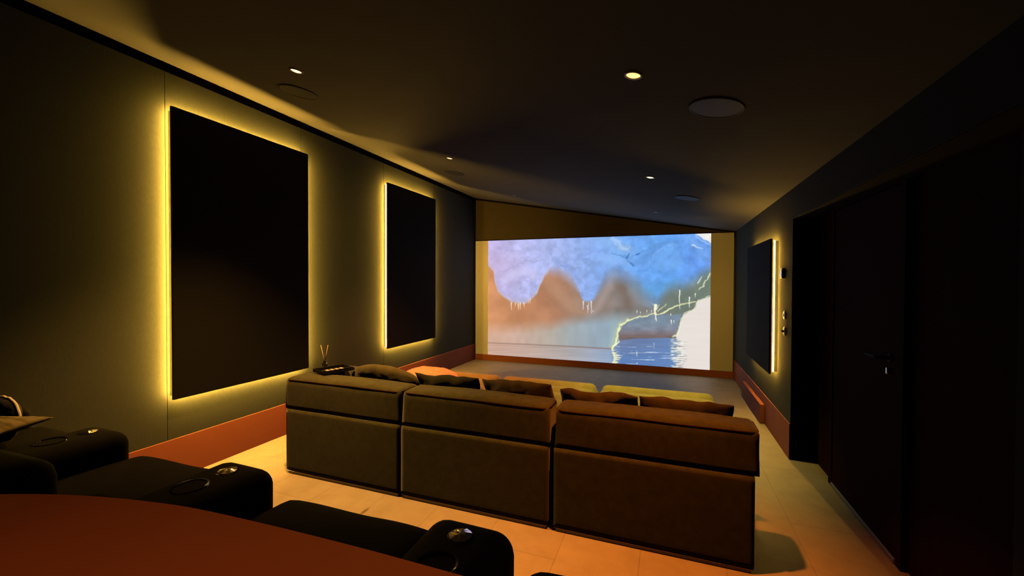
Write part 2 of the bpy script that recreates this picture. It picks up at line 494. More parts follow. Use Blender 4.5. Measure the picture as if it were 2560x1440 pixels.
# ------------------------------------------------------------------ projection screen
SX0, SX1, SZ0, SZ1 = XL + 0.002, 0.966, 0.108, 2.285
scr = thing('projection_screen', 'wall-wide white screen showing a blue iceberg arch over water', 'screen', ((SX0 + SX1) / 2, YB - 0.005, SZ0))
obj('screen_surface', B(SX0, SX1, YB - 0.008, YB, SZ0, SZ1), M_white, scr)
PX0, PX1, PZ0, PZ1 = -3.220, 0.640, 0.109, 2.284
HM = [483.587879, 1.050029, 1802.880845, -24.400895, -540.499668, 1329.664253, -0.05095, -0.002112, 1.0]
def paint(NX, NZ):
    """projected iceberg picture: colour (sRGB) at every grid point, laid out on a 2560 x 1440 drawing board"""
    gx, gz = np.meshgrid(np.linspace(PX0, PX1, NX), np.linspace(PZ0, PZ1, NZ))
    w = HM[6] * gx + HM[7] * gz + 1.0
    X = (HM[0] * gx + HM[1] * gz + HM[2]) / w
    Y = (HM[3] * gx + HM[4] * gz + HM[5]) / w
    rs = np.random.RandomState(5)
    def vnoise(sx, sy, seed, ox=0, oy=0):
        r = np.random.RandomState(seed).rand(96, 96)
        a = (X + ox) / sx % 95; b = (Y + oy + 500) / sy % 95
        i = np.floor(a).astype(int); j = np.floor(b).astype(int)
        fa = a - i; fb = b - j; fa = fa * fa * (3 - 2 * fa); fb = fb * fb * (3 - 2 * fb)
        i2 = (i + 1) % 96; j2 = (j + 1) % 96
        return (r[j, i] * (1 - fa) * (1 - fb) + r[j, i2] * fa * (1 - fb) + r[j2, i] * (1 - fa) * fb + r[j2, i2] * fa * fb)
    def fbm(s, seed, asp=1.0):
        return (vnoise(s, s * asp, seed) + 0.5 * vnoise(s / 2, s / 2 * asp, seed + 1) + 0.25 * vnoise(s / 4, s / 4 * asp, seed + 2)) / 1.75
    def facets(s, seed, nx=34, ny=20):
        r = np.random.RandomState(seed)
        d1 = np.full(X.shape, 1e9); val = np.zeros(X.shape)
        wx = X + 60 * (vnoise(90, 90, seed + 3) - .5); wy = Y + 60 * (vnoise(90, 90, seed + 4) - .5)
        for _ in range(int(nx * ny / s)):
            px = r.uniform(150, 2300); py = r.uniform(50, 750); vv = r.rand()
            dd = (wx - px) ** 2 + ((wy - py) * 1.3) ** 2
            m = dd < d1
            d1 = np.where(m, dd, d1); val = np.where(m, vv, val)
        return val
    def ramp(t, stops):
        t = np.clip(t, stops[0][0], stops[-1][0])
        xs = [s[0] for s in stops]
        return np.stack([np.interp(t, xs, [s[1][c] for s in stops]) for c in range(3)], -1)
    def mixc(a, b, m):
        return a * (1 - m[..., None]) + b * m[..., None]
    def below(pts, soft=8.0, jit=0.0, seed=1):          # 1 where Y is under the line
        yb = np.interp(X, [p[0] for p in pts], [p[1] for p in pts])
        if jit: yb = yb + jit * (fbm(70, seed) - .5) * 2
        return np.clip((Y - yb) / soft * 0.5 + 0.5, 0, 1)
    def poly(pts, soft=4.0, jit=0.0, seed=3):
        xx = X + (jit * (vnoise(30, 30, seed) - .5) * 2 if jit else 0)
        yy = Y + (jit * (vnoise(30, 30, seed + 1) - .5) * 2 if jit else 0)
        ins = np.zeros(X.shape, bool); dmin = np.full(X.shape, 1e9)
        n = len(pts)
        for i in range(n):
            ax, ay = pts[i]; bx, by = pts[(i + 1) % n]
            cond = ((ay > yy) != (by > yy)) & (xx < (bx - ax) * (yy - ay) / ((by - ay) if by != ay else 1e-9) + ax)
            ins ^= cond
            L = (bx - ax) ** 2 + (by - ay) ** 2
            t = np.clip(((xx - ax) * (bx - ax) + (yy - ay) * (by - ay)) / L, 0, 1)
            dmin = np.minimum(dmin, np.hypot(xx - ax - t * (bx - ax), yy - ay - t * (by - ay)))
        s = np.where(ins, dmin, -dmin)
        return np.clip(s / soft * 0.5 + 0.5, 0, 1)
    def stroke(pts, w0, w1=None, soft=4.0, jit=0.0, seed=11):
        xx = X + (jit * (vnoise(22, 22, seed) - .5) * 2 if jit else 0)
        yy = Y + (jit * (vnoise(22, 22, seed + 1) - .5) * 2 if jit else 0)
        w1 = w0 if w1 is None else w1
        out = np.zeros(X.shape); n = len(pts) - 1
        for i in range(n):
            ax, ay = pts[i]; bx, by = pts[i + 1]
            L = (bx - ax) ** 2 + (by - ay) ** 2 + 1e-9
            t = np.clip(((xx - ax) * (bx - ax) + (yy - ay) * (by - ay)) / L, 0, 1)
            dd = np.hypot(xx - ax - t * (bx - ax), yy - ay - t * (by - ay))
            ww = w0 + (w1 - w0) * (i + t) / n
            out = np.maximum(out, np.clip((ww - dd) / soft + 0.5, 0, 1))
        return out
    A = lambda *c: np.array(c, float)
    # inside of the berg: left partly warmed by room light put into the colour, right grey brown
    img = ramp(X, [(218, (212, 146, 104)), (500, (190, 132, 96)), (800, (178, 126, 98)), (1100, (154, 132, 118)), (1400, (132, 124, 122)), (1700, (118, 118, 116)), (2195, (112, 128, 112))])
    img = img * (0.90 + 0.22 * fbm(120, 21)[..., None])
    # soft arches of lighter tone inside the hollows
    img = mixc(img, A(186, 146, 120), 0.5 * stroke([(760, 520), (850, 640), (960, 760), (1100, 800)], 60, 30, 60))
    img = mixc(img, A(176, 160, 158), 0.6 * stroke([(1330, 480), (1260, 600), (1190, 740), (1150, 790)], 46, 20, 50))
    img = mixc(img, A(120, 100, 88), 0.6 * stroke([(1380, 500), (1440, 620), (1460, 740)], 50, 40, 70))
    img = mixc(img, A(138, 148, 158), 0.6 * stroke([(1500, 600), (1560, 680), (1660, 740)], 44, 30, 60))
    img = mixc(img, A(112, 104, 100), 0.7 * stroke([(1380, 780), (1560, 790), (1690, 760)], 34, 20, 50))
    # pale ledge
    led = ramp(X, [(218, (214, 172, 150)), (500, (200, 170, 156)), (750, (180, 170, 158)), (950, (160, 168, 172)), (1200, (150, 168, 184)), (1330, (150, 174, 186)), (1500, (150, 160, 160))])
    led = led * (0.95 + 0.05 * vnoise(40, 120, 31) + 0.06 * fbm(110, 32))[..., None]
    m = below([(218, 930), (480, 925), (760, 900), (1000, 850), (1250, 830), (1500, 800), (1700, 790)], 60, 14, 33)
    img = mixc(img, led, m * (X < 1700))
    # upper ice
    ice = ramp(X, [(218, (196, 182, 232)), (500, (184, 186, 236)), (800, (168, 184, 238)), (1100, (146, 178, 240)), (1400, (118, 170, 240)), (1800, (98, 160, 236)), (2195, (110, 160, 240))])
    fc = facets(3.0, 41); fc2 = facets(1.2, 47)
    ice = ice * (0.935 + 0.07 * fc + 0.045 * fc2 + 0.22 * (fbm(60, 43) - .5))[..., None]
    ice = mixc(ice, A(196, 176, 214), 0.55 * np.clip((330 - np.hypot(X - 300, (Y - 400) * 1.4)) / 300, 0, 1))
    ice = mixc(ice, A(140, 186, 236), 0.5 * stroke([(1180, 90), (1320, 180), (1460, 260)], 60, 60, 90))
    ice = mixc(ice, A(96, 164, 222), 0.75 * stroke([(1500, 620), (1660, 600), (1880, 560)], 90, 60, 110))
    ice = mixc(ice, A(98, 150, 212), 0.75 * stroke([(1400, 280), (1470, 300), (1540, 265), (1660, 215), (1760, 165), (1900, 170)], 9, 9, 22, 8))
    ice = mixc(ice, A(66, 120, 190), 0.9 * stroke([(1445, 300), (1470, 262)], 9, 3, 8, 4))
    ice = mixc(ice, A(50, 104, 178), 0.9 * stroke([(1535, 272), (1560, 262)], 6, 3, 6, 3))
    ice = mixc(ice, A(60, 112, 186), 0.9 * stroke([(1480, 345), (1505, 372)], 4, 9, 8, 3))
    ice = mixc(ice, A(150, 190, 250), 0.55 * poly([(1220, 260), (1300, 255), (1400, 300), (1495, 375), (1300, 372), (1180, 330)], 24, 14))
    ice = mixc(ice, A(116, 172, 240), 0.7 * poly([(1640, 380), (1700, 250), (1790, 195), (1860, 180), (1920, 240), (1960, 330), (1900, 400), (1760, 420)], 26, 22))
    ice = mixc(ice, A(92, 148, 224), 0.5 * stroke([(1820, 300), (1870, 240)], 10, 4, 16, 8))
    ice = mixc(ice, A(146, 152, 200), 0.35 * stroke([(300, 210), (420, 240), (500, 235)], 12, 5, 20, 10))
    ice = mixc(ice, A(150, 150, 196), 0.45 * stroke([(540, 330), (640, 330), (720, 318)], 10, 5, 16, 10))
    ice = mixc(ice, A(130, 150, 208), 0.6 * stroke([(770, 350), (790, 300), (770, 260)], 4, 7, 12, 8))
    ice = mixc(ice, A(112, 140, 204), 0.6 * stroke([(860, 370), (890, 382), (940, 360)], 7, 3, 10, 6))
    ice = mixc(ice, A(200, 206, 244), 0.5 * stroke([(640, 620), (670, 560), (720, 470), (765, 400), (780, 290)], 8, 8, 12, 8))
    ice = mixc(ice, A(84, 136, 204), 0.8 * stroke([(1310, 262), (1400, 285), (1450, 318), (1480, 352), (1506, 376)], 3, 5, 7, 5))
    ice = mixc(ice, A(150, 190, 250), 0.6 * stroke([(1640, 380), (1700, 252), (1790, 198), (1862, 184)], 4, 3, 8, 8))
    ice = mixc(ice, A(90, 148, 220), 0.6 * stroke([(1925, 250), (1968, 335)], 6, 3, 12, 8))
    ice = mixc(ice, A(204, 222, 250), 0.55 * stroke([(1310, 100), (1345, 150), (1400, 200), (1440, 215)], 10, 26, 40, 16))
    ice = mixc(ice, A(126, 156, 226), 0.55 * stroke([(985, 330), (1040, 280), (1130, 250), (1230, 232)], 6, 10, 26, 10))
    ice = mixc(ice, A(132, 160, 224), 0.5 * stroke([(800, 300), (850, 360), (930, 400), (990, 470)], 14, 20, 40, 16))
    ice = mixc(ice, A(206, 204, 240), 0.5 * stroke([(360, 500), (430, 440), (560, 420), (640, 470)], 34, 30, 50, 20))
    ice = mixc(ice, A(160, 160, 206), 0.5 * stroke([(300, 430), (360, 420), (430, 380), (520, 350)], 6, 6, 18, 12))
    ice = mixc(ice, A(160, 164, 212), 0.45 * stroke([(600, 560), (560, 500), (500, 480)], 5, 8, 18, 12))
    ice = mixc(ice, A(84, 140, 216), 0.5 * stroke([(1560, 420), (1640, 400), (1700, 330)], 8, 6, 26, 12))
    ice = mixc(ice, A(130, 184, 246), 0.5 * stroke([(1990, 130), (2090, 200), (2150, 300)], 30, 20, 50, 16))
    ice = mixc(ice, A(92, 144, 228), 0.45 * stroke([(1980, 300), (2060, 360), (2150, 420)], 40, 30, 70, 16))
    yb = [(200, 360), (218, 375), (262, 420), (272, 520), (300, 600), (350, 650), (430, 695), (480, 706), (540, 704), (590, 680), (650, 620), (672, 555),
          (715, 470), (762, 425), (840, 430), (920, 470), (975, 520), (1020, 590), (1045, 650), (1065, 688), (1135, 690), (1170, 650), (1200, 590),
          (1250, 500), (1330, 450), (1420, 470), (1500, 510), (1560, 560), (1590, 620), (1650, 670), (1720, 700), (1770, 650), (1800, 590), (1860, 560), (1950, 555), (2030, 520), (2120, 440), (2200, 400)]
    ybl = np.interp(X, [p[0] for p in yb], [p[1] for p in yb]) + 10 * (fbm(50, 51) - .5) * 2
    soft = np.interp(X, [200, 700, 800, 950, 1060, 1130, 1250, 1600, 1750, 2200], [10, 12, 60, 70, 14, 16, 90, 110, 80, 60])
    m = 1 - np.clip((Y - ybl) / soft * 0.5 + 0.5, 0, 1)
    ice = mixc(ice, A(196, 184, 190), 0.6 * np.clip((Y - ybl + 50) / 50, 0, 1) * (X < 760))
    img = mixc(img, ice, m)
    # bright rim at the upper right corner
    img = mixc(img, A(240, 238, 232), poly([(2040, 60), (2230, 60), (2230, 190), (2180, 160), (2110, 120), (2060, 96)], 8, 8))
    img = mixc(img, A(150, 190, 246), stroke([(2060, 110), (2120, 150), (2200, 190)], 8, 6, 8, 6))
    img = mixc(img, A(200, 220, 246), stroke([(2030, 185), (2080, 205), (2130, 225)], 6, 2, 8, 8))
    # right hand grey green underside, then the bright sky and sea beyond
    img = mixc(img, A(108, 124, 116) * 1.0, 0.75 * poly([(1780, 640), (1900, 590), (2060, 560), (2200, 440), (2200, 660), (2060, 720), (1940, 790), (1760, 800), (1700, 760)], 40, 20))
    img = img * (1 - 0.10 * (fbm(45, 61)[..., None] - .5) * (X > 1650)[..., None])
    sky = A(232, 224, 218) * np.ones(X.shape + (1,))
    sky = sky * (0.985 + 0.02 * vnoise(200, 12, 63)[..., None])
    img = mixc(img, sky, poly([(2230, 622), (2195, 636), (2120, 668), (2085, 676), (2066, 716), (2050, 756), (1960, 800), (1935, 850), (1912, 905), (1900, 960), (1885, 1010), (1880, 1400), (2400, 1400), (2400, 622)], 7, 10, 65))
    # opening under the arch
    hole = ramp(Y, [(800, (120, 140, 160)), (880, (124, 142, 160)), (940, (128, 134, 150)), (975, (128, 118, 122)), (1010, (112, 98, 98)), (1040, (120, 116, 134))])
    hole = hole * (0.90 + 0.2 * fbm(70, 71, 0.5)[..., None])
    img = mixc(img, hole, poly([(1378, 1050), (1376, 970), (1410, 900), (1470, 858), (1560, 830), (1690, 806), (1940, 802), (1930, 840), (1900, 870), (1915, 900), (1895, 960), (1850, 1006), (1870, 1050)], 6, 5, 73))
    # water
    wl = [(200, 1058), (700, 1078), (1310, 1110), (1345, 1075), (1385, 1040), (1500, 1020), (1870, 1010), (1900, 1010)]
    wat = ramp(X, [(218, (205, 165, 148)), (600, (190, 164, 152)), (900, (172, 165, 162)), (1150, (160, 168, 188)), (1300, (150, 170, 200)), (1345, (116, 136, 176)), (1500, (104, 126, 168)), (1820, (104, 134, 184)), (1900, (150, 165, 180))])
    deep = ramp(X, [(218, (212, 178, 162)), (900, (180, 172, 172)), (1300, (150, 172, 204)), (1400, (90, 124, 180)), (1850, (98, 134, 190)), (1900, (150, 170, 190))])
    wat = mixc(wat, deep, np.clip((Y - 1080) / 150, 0, 1))
    rip = vnoise(160, 7, 81)
    wat = wat * (0.95 + 0.10 * rip[..., None])
    mw = below(wl, 5) * np.clip((1905 + 40 * (vnoise(500, 9, 83) - .5) * 2 - X) / 14 + 0.5, 0, 1)
    img = mixc(img, wat, mw)
    st = np.clip((vnoise(150, 5.5, 91) - 0.80) / 0.08, 0, 1) * (X > 1350) * (X < 1880) * (Y > 1085)
    img = mixc(img, A(206, 222, 246), 0.8 * st)
    stq = np.clip((vnoise(70, 6.0, 93) - 0.50) / 0.06, 0, 1) * np.clip((X - 1830) / 20, 0, 1) * np.clip((1980 - X) / 40, 0, 1) * (Y > 1025)
    img = mixc(img, A(238, 240, 226), 0.85 * stq)
    std = np.clip((vnoise(60, 5.0, 95) - 0.72) / 0.06, 0, 1) * np.clip((X - 1880) / 20, 0, 1) * np.clip((1990 - X) / 40, 0, 1) * (Y > 1030) * (Y < 1290)
    img = mixc(img, A(112, 118, 140), 0.7 * std)
    img = mixc(img, A(136, 110, 104), 0.7 * stroke([(218, 1056), (700, 1076), (1010, 1092), (1310, 1110)], 4, 7, 9, 1))
    img = mixc(img, A(132, 110, 106), 0.8 * stroke([(1400, 1002), (1600, 1005), (1850, 1008)], 6, 3, 10, 3))
    # glowing edge of the arch, its reflection and side veins
    G = A(240, 240, 178)
    img = mixc(img, A(196, 208, 160), 0.4 * stroke([(1300, 1090), (1335, 1020), (1350, 950), (1385, 890), (1450, 846)], 16, 14, 26, 8))
    img = mixc(img, G, stroke([(1318, 1108), (1346, 1060), (1362, 1010), (1364, 955), (1392, 900), (1440, 862), (1500, 840), (1600, 818), (1680, 802), (1740, 800)], 9, 4, 8, 9))
    img = mixc(img, A(246, 246, 214), stroke([(1340, 1080), (1384, 1044)], 8, 3, 6, 4))
    img = mixc(img, A(236, 236, 178), 0.95 * stroke([(1750, 800), (1800, 775), (1850, 745), (1900, 722), (1990, 706), (2060, 690)], 7, 4, 8, 5))
    img = mixc(img, A(214, 220, 170), 0.8 * stroke([(1725, 775), (1760, 740), (1800, 715)], 5, 3, 8, 4))
    img = mixc(img, A(226, 232, 196), 0.8 * stroke([(1960, 796), (2040, 760), (2075, 690), (2190, 640)], 5, 5, 10, 10))
    img = mixc(img, A(236, 238, 204), 0.85 * stroke([(1860, 1004), (1900, 985), (1912, 920), (1930, 850), (1950, 806)], 9, 5, 9, 12))
    img = mixc(img, A(92, 92, 40), 0.8 * stroke([(1835, 1006), (1885, 1008)], 5, 3, 6, 3))
    img = mixc(img, A(226, 232, 200), 0.8 * stroke([(2095, 580), (2130, 540), (2160, 490), (2190, 440)], 5, 9, 9, 9))
    img = mixc(img, A(214, 226, 214), 0.8 * stroke([(2080, 525), (2115, 470)], 8, 3, 8, 4))
    for (px, py, q, ww) in ((1328, 1112, 1122, 20), (1338, 1130, 1146, 22), (1352, 1150, 1166, 30), (1362, 1172, 1186, 38), (1356, 1190, 1206, 30), (1348, 1208, 1232, 24)):
        img = mixc(img, A(240, 240, 196), 0.9 * stroke([(px - ww * 0.6, q), (px + ww, q)], (q - py) * .75, 2, 6, 5))
    # icicles
    for (ix, y0_, y1_, ww) in ((421, 700, 765, 5), (458, 705, 730, 4), (482, 710, 762, 5), (500, 700, 756, 6), (533, 698, 740, 5), (574, 682, 704, 3), (589, 668, 706, 3),
                               (1058, 688, 757, 6), (1098, 725, 790, 5), (1108, 700, 765, 3), (1131, 690, 795, 6), (1148, 770, 784, 4),
                               (1538, 770, 796, 4), (1568, 782, 798, 3), (1624, 766, 790, 3), (1664, 768, 790, 3), (1916, 590, 752, 6), (2004, 650, 740, 6), (2056, 618, 650, 4),
                               (1840, 798, 818, 5), (1841, 855, 892, 5), (1866, 858, 880, 4), (1537, 1140, 1176, 4), (1537, 1234, 1246, 4), (1690, 1062, 1084, 8), (1690, 1094, 1112, 6)):
        c = A(250, 222, 190) if ix < 700 else (A(226, 220, 226) if ix < 1300 else A(240, 242, 222))
        if ix == 1690: c = A(150, 165, 200)
        img = mixc(img, c, 0.95 * stroke([(ix, y0_), (ix + 1, y1_)], ww, ww * 0.35, 4, 3))
    img = mixc(img, A(246, 246, 214), stroke([(1702, 725), (1700, 775), (1707, 862)], 15, 3, 7, 5))
    img = mixc(img, A(236, 238, 190), 0.8 * stroke([(1712, 760), (1735, 715)], 6, 2, 6, 4))
    img = mixc(img, A(220, 228, 196), 0.7 * stroke([(1692, 730), (1676, 706)], 4, 2, 6, 4))
    return np.clip(img, 0, 255)

NX, NZ = 640, 360
rgb = paint(NX, NZ) / 255.0
lin = np.where(rgb <= 0.04045, rgb / 12.92, ((rgb + 0.055) / 1.055) ** 2.4)
me = bpy.data.meshes.new('projected_picture')
so = np.array(scr['_o'])
gx, gz = np.meshgrid(np.linspace(PX0, PX1, NX), np.linspace(PZ0, PZ1, NZ))
co = np.stack([gx - so[0], np.full(gx.shape, YB - 0.0095 - so[1]), gz - so[2]], -1).reshape(-1, 3)
idx = np.arange(NX * NZ).reshape(NZ, NX)
quads = np.stack([idx[:-1, :-1], idx[:-1, 1:], idx[1:, 1:], idx[1:, :-1]], -1).reshape(-1, 4)
me.vertices.add(len(co)); me.vertices.foreach_set('co', co.ravel())
me.loops.add(quads.size); me.loops.foreach_set('vertex_index', quads.ravel().astype(np.int32))
me.polygons.add(len(quads)); me.polygons.foreach_set('loop_start', np.arange(0, quads.size, 4, dtype=np.int32))
me.polygons.foreach_set('loop_total', np.full(len(quads), 4, dtype=np.int32))
me.update(calc_edges=True)
ca = me.color_attributes.new('picture', 'FLOAT_COLOR', 'POINT')
ca.data.foreach_set('color', np.concatenate([lin.reshape(-1, 3), np.ones((NX * NZ, 1))], 1).astype(np.float32).ravel())
m, nt, b = newmat('projected_iceberg_picture')
at = nt.nodes.new('ShaderNodeAttribute'); at.attribute_name = 'picture'
b.inputs['Base Color'].default_value = (0.05, 0.05, 0.05, 1); b.inputs['Roughness'].default_value = 0.95
b.inputs['Specular IOR Level'].default_value = 0.0
nt.links.new(at.outputs['Color'], b.inputs['Emission Color']); b.inputs['Emission Strength'].default_value = SCREEN_GAIN
me.materials.append(m)
po = bpy.data.objects.new('projected_picture', me); C.objects.link(po); po.parent = scr
po['label'] = 'bright projected picture of an iceberg arch with icicles'

# ------------------------------------------------------------------ backlit wall panels
def wall_panel(wx, sgn, y0, y1, z0, z1, label, key):
    """board held off the wall by a hidden frame; LED strip on the outside of that frame. sgn = direction out of the wall"""
    t = thing('backlit_wall_panel', label, 'wall panel', (wx, (y0 + y1) / 2, z0), 'backlit black wall panels')
    X = lambda d: wx + sgn * d
    def bx(bm, a, b, *r, **k):
        p, q = sorted((X(a), X(b)))
        return box(bm, p, q, *r, **k)
    board = obj('fabric_board', bx(bmesh.new(), 0.055, 0.075, y0, y1, z0, z1, bev=0.002, seg=1), M_panel, t)
    IN = 0.022
    bm = bmesh.new()
    fy0, fy1, fz0, fz1 = y0 + IN, y1 - IN, z0 + IN, z1 - IN
    bx(bm, 0.0, 0.055, fy0, fy0 + 0.02, fz0, fz1); bx(bm, 0.0, 0.055, fy1 - 0.02, fy1, fz0, fz1)
    bx(bm, 0.0, 0.055, fy0 + 0.02, fy1 - 0.02, fz0, fz0 + 0.02); bx(bm, 0.0, 0.055, fy0 + 0.02, fy1 - 0.02, fz1 - 0.02, fz1)
    obj('mounting_frame', bm, M_alu, t)
    em = emis('led_strip_%s' % {1: 'large', 2: 'small', 3: 'right'}[key], LED_RGB, LED_POWER[key])
    em_far = emis('led_strip_far_edge', LED_RGB, LED_POWER[key] * 1.5) if key == 1 else em
    S0, S1, T = 0.029, 0.037, 0.003
    for nm, r in (('near', (fy0 - T, fy0, fz0, fz1)), ('far', (fy1, fy1 + T, fz0, fz1)),
                  ('low', (fy0, fy1, fz0 - T, fz0)), ('top', (fy0, fy1, fz1, fz1 + T))):
        s = obj('led_strip', bx(bmesh.new(), S0, S1, *r), em_far if nm == 'far' else em, t)
        s['label'] = 'glowing yellow light strip'
    return t
wall_panel(XL, 1, 1.999, 3.238, 0.618, 2.781, 'tall black panel with yellow edge glow, larger and nearer one on the left wall', 1)
wall_panel(XL, 1, 4.512, 5.708, 0.622, 2.788, 'narrower-looking black panel with yellow edge glow near the screen on the left wall', 2)
wall_panel(XR, -1, 4.575, 5.78, 0.632, 1.922, 'shorter black panel with bright vertical light strip on the right wall', 3)

# ------------------------------------------------------------------ ceiling lamps
tilt = Matrix.Rotation(math.atan(0.1821), 4, 'Y')
def ceiling_disc(x, y):
    return Vector((x, y, ceil_z(x)))
def local_obj(name, bm, m, parent, smooth=True, angle=40):
    bm.transform(tilt)
    for v in bm.verts: v.co += Vector(parent['_o'])
    return obj(name, bm, m, parent, smooth, angle)
M_ring = mat('dark_bronze_lamp_ring', (0.10, 0.085, 0.06), 0.4, 0.7, var=0.03)
lamp_labels = ['lit yellowish ceiling downlight nearest the large left wall panel', 'lit orange ceiling downlight in the near right of the ceiling',
               'small lit reddish downlight above the smaller left wall panel', 'lit yellow ceiling downlight before the screen, right of centre',
               'tiny unlit downlight above the right half of the screen', 'tiny unlit downlight above the left end of the screen',
               'added unseen orange downlight brightening the curved terracotta counter']
for (x, y, W, rgbc, beam), lab in zip(LAMPS, lamp_labels):
    p = ceiling_disc(x, y)
    t = thing('downlight', lab, 'ceiling light', p, 'recessed ceiling downlights')
    bm = bmesh.new(); lathe(bm, 0, 0, [(0.034, -0.001), (0.036, -0.006), (0.043, -0.005), (0.046, 0.0), (0.034, 0.0), (0.034, -0.001)], 36)
    local_obj('trim_ring', bm, M_ring, t)
    bm = bmesh.new(); lathe(bm, 0, 0, [(0, -0.0075), (0.018, -0.0065), (0.029, -0.003), (0.0335, 0.0)], 32)
    if W:
        lens = local_obj('lens', bm, emis('lamp_lens_glow', tuple(min(1, c ** 0.6) for c in rgbc), 3.2), t)
        ld = bpy.data.lights.new('bulb', 'SPOT'); ld.energy = W; ld.color = rgbc
        ld.spot_size = math.radians(beam); ld.spot_blend = 1.0; ld.shadow_soft_size = 0.03
        lo = bpy.data.objects.new('bulb', ld); C.objects.link(lo); lo.parent = t; lo.location = (0, 0, -0.035)
    else:
        local_obj('lens', bm, mat('unlit_lens', (0.55, 0.55, 0.5), 0.3, var=0.02), t)

# ceiling speakers
sp_labels = ['round ceiling speaker grille nearest the camera on the right', 'round pale ceiling speaker grille close to the screen on the right',
             'dark round ceiling speaker grille above the smaller left panel', 'faint round ceiling speaker grille beside the yellowish near left downlight']
for (x, y), lab in zip([(0.235, 2.48), (0.195, 5.05), (-2.71, 5.02), (-2.69, 2.47)], sp_labels):
    t = thing('ceiling_speaker', lab, 'ceiling speaker', ceiling_disc(x, y), 'round ceiling speakers')
    bm = bmesh.new(); lathe(bm, 0, 0, [(0.128, -0.006), (0.131, -0.008), (0.136, -0.007), (0.138, 0.0), (0.128, 0.0), (0.128, -0.006)], 48)
    local_obj('rim', bm, M_grille, t)
    bm = bmesh.new(); lathe(bm, 0, 0, [(0, -0.0068), (0.08, -0.0066), (0.128, -0.0055)], 48)
    local_obj('grille', bm, M_grille, t)

# ------------------------------------------------------------------ switches on the right wall
t = thing('thermostat', 'small ivory thermostat box, uppermost device beside the recess', 'thermostat', (XR, 4.39, 1.54))
obj('housing', B(XR - 0.026, XR, 4.35, 4.43, 1.54, 1.635, 0.004, 2), M_ivory, t)
o = obj('display', B(XR - 0.0275, XR - 0.026, 4.368, 4.412, 1.563, 1.612), emis('thermostat_display_added_glow', (0.62, 0.66, 0.80), 0.6), t)  # glow added to the pale face in place of light falling on it
def wall_disc(cy, cz, prof, n=32):
    bm = bmesh.new(); lathe(bm, 0, 0, prof, n)
    bm.transform(Matrix.Rotation(-PI / 2, 4, 'Y'))      # +z of the profile now points to -x, out of the right wall
    for v in bm.verts: v.co += Vector((XR, cy, cz))
    return bm
def switch(cy, cz, lab, lever):
    t = thing('wall_switch', lab, 'switch', (XR, cy, cz - 0.04), 'round ivory wall switches')
    obj('plate', wall_disc(cy, cz, [(0.040, 0), (0.040, 0.006), (0.034, 0.011), (0.022, 0.012), (0, 0.012)]), M_ivory, t, True, 40)
    if lever:
        obj('knob', wall_disc(cy, cz, [(0.013, 0.012), (0.011, 0.026), (0.005, 0.034), (0, 0.035)], 16), M_ivory, t, True, 40)
    else:
        obj('socket_hole', wall_disc(cy, cz, [(0.014, 0.0118), (0.014, 0.0135), (0.009, 0.0132), (0, 0.0128)], 16), M_black, t, True, 40)
switch(4.333, 1.213, 'round ivory plate with dark centre, upper of two beside the recess', False)
switch(4.326, 1.071, 'round ivory switch with sticking-out knob, lowest device beside the recess', True)

# ------------------------------------------------------------------ modular sofa
def ribbed_seat(x0, x1, y0, y1, z0, z1, pitch=0.235, amp=0.070, seed=0):
    bm = bmesh.new()
    nx, ny = 44, 220
    r = 0.075
    def top(i, j):
        u = i / nx; v = j / ny
        x = x0 + (x1 - x0) * u; y = y0 + (y1 - y0) * v
        e = min(x - x0, x1 - x); f = y1 - y
        z = z1
        if e < r: z -= r - math.sqrt(max(0, r * r - (r - e) ** 2))
        if f < r: z -= (r - math.sqrt(max(0, r * r - (r - f) ** 2))) * 1.0
        ph = (y1 - y) / pitch
        k = abs(math.sin(PI * ph)) ** 0.9
        z += amp * (k - 1)
        z += 0.004 * nz(x * 3, y * 5, seed)
        return (x, y, z)
    T = [[bm.verts.new(top(i, j)) for j in range(ny + 1)] for i in range(nx + 1)]
    for i in range(nx):
        for j in range(ny):
            bm.faces.new((T[i][j], T[i + 1][j], T[i + 1][j + 1], T[i][j + 1]))
    ring = [T[i][0] for i in range(nx + 1)] + [T[nx][j] for j in range(1, ny + 1)] + [T[i][ny] for i in range(nx - 1, -1, -1)] + [T[0][j] for j in range(ny - 1, 0, -1)]
    low = [bm.verts.new((v.co.x, v.co.y, z0)) for v in ring]
    n = len(ring)
    for i in range(n):
        bm.faces.new((ring[i], ring[(i + 1) % n], low[(i + 1) % n], low[i]))
    bm.faces.new(low[::-1])
    return bm

def top_loop(x0, x1, y0, y1, z, r=0.035):
    pts = []
    for cx, cy, a0 in ((x1 - r, y0 + r, -90), (x1 - r, y1 - r, 0), (x0 + r, y1 - r, 90), (x0 + r, y0 + r, 180)):
        for k in range(7):
            a = math.radians(a0 + k * 15)
            pts.append((cx + r * math.cos(a), cy + r * math.sin(a), z))
    # fill long sides
    out = []
    for i, p in enumerate(pts):
        q = pts[(i + 1) % len(pts)]
        out.append(p)
        L = math.dist(p, q)
        if L > 0.1:
            n = int(L / 0.06)
            for k in range(1, n):
                s = k / n
                out.append(tuple(a + (b - a) * s for a, b in zip(p, q)))
    return out

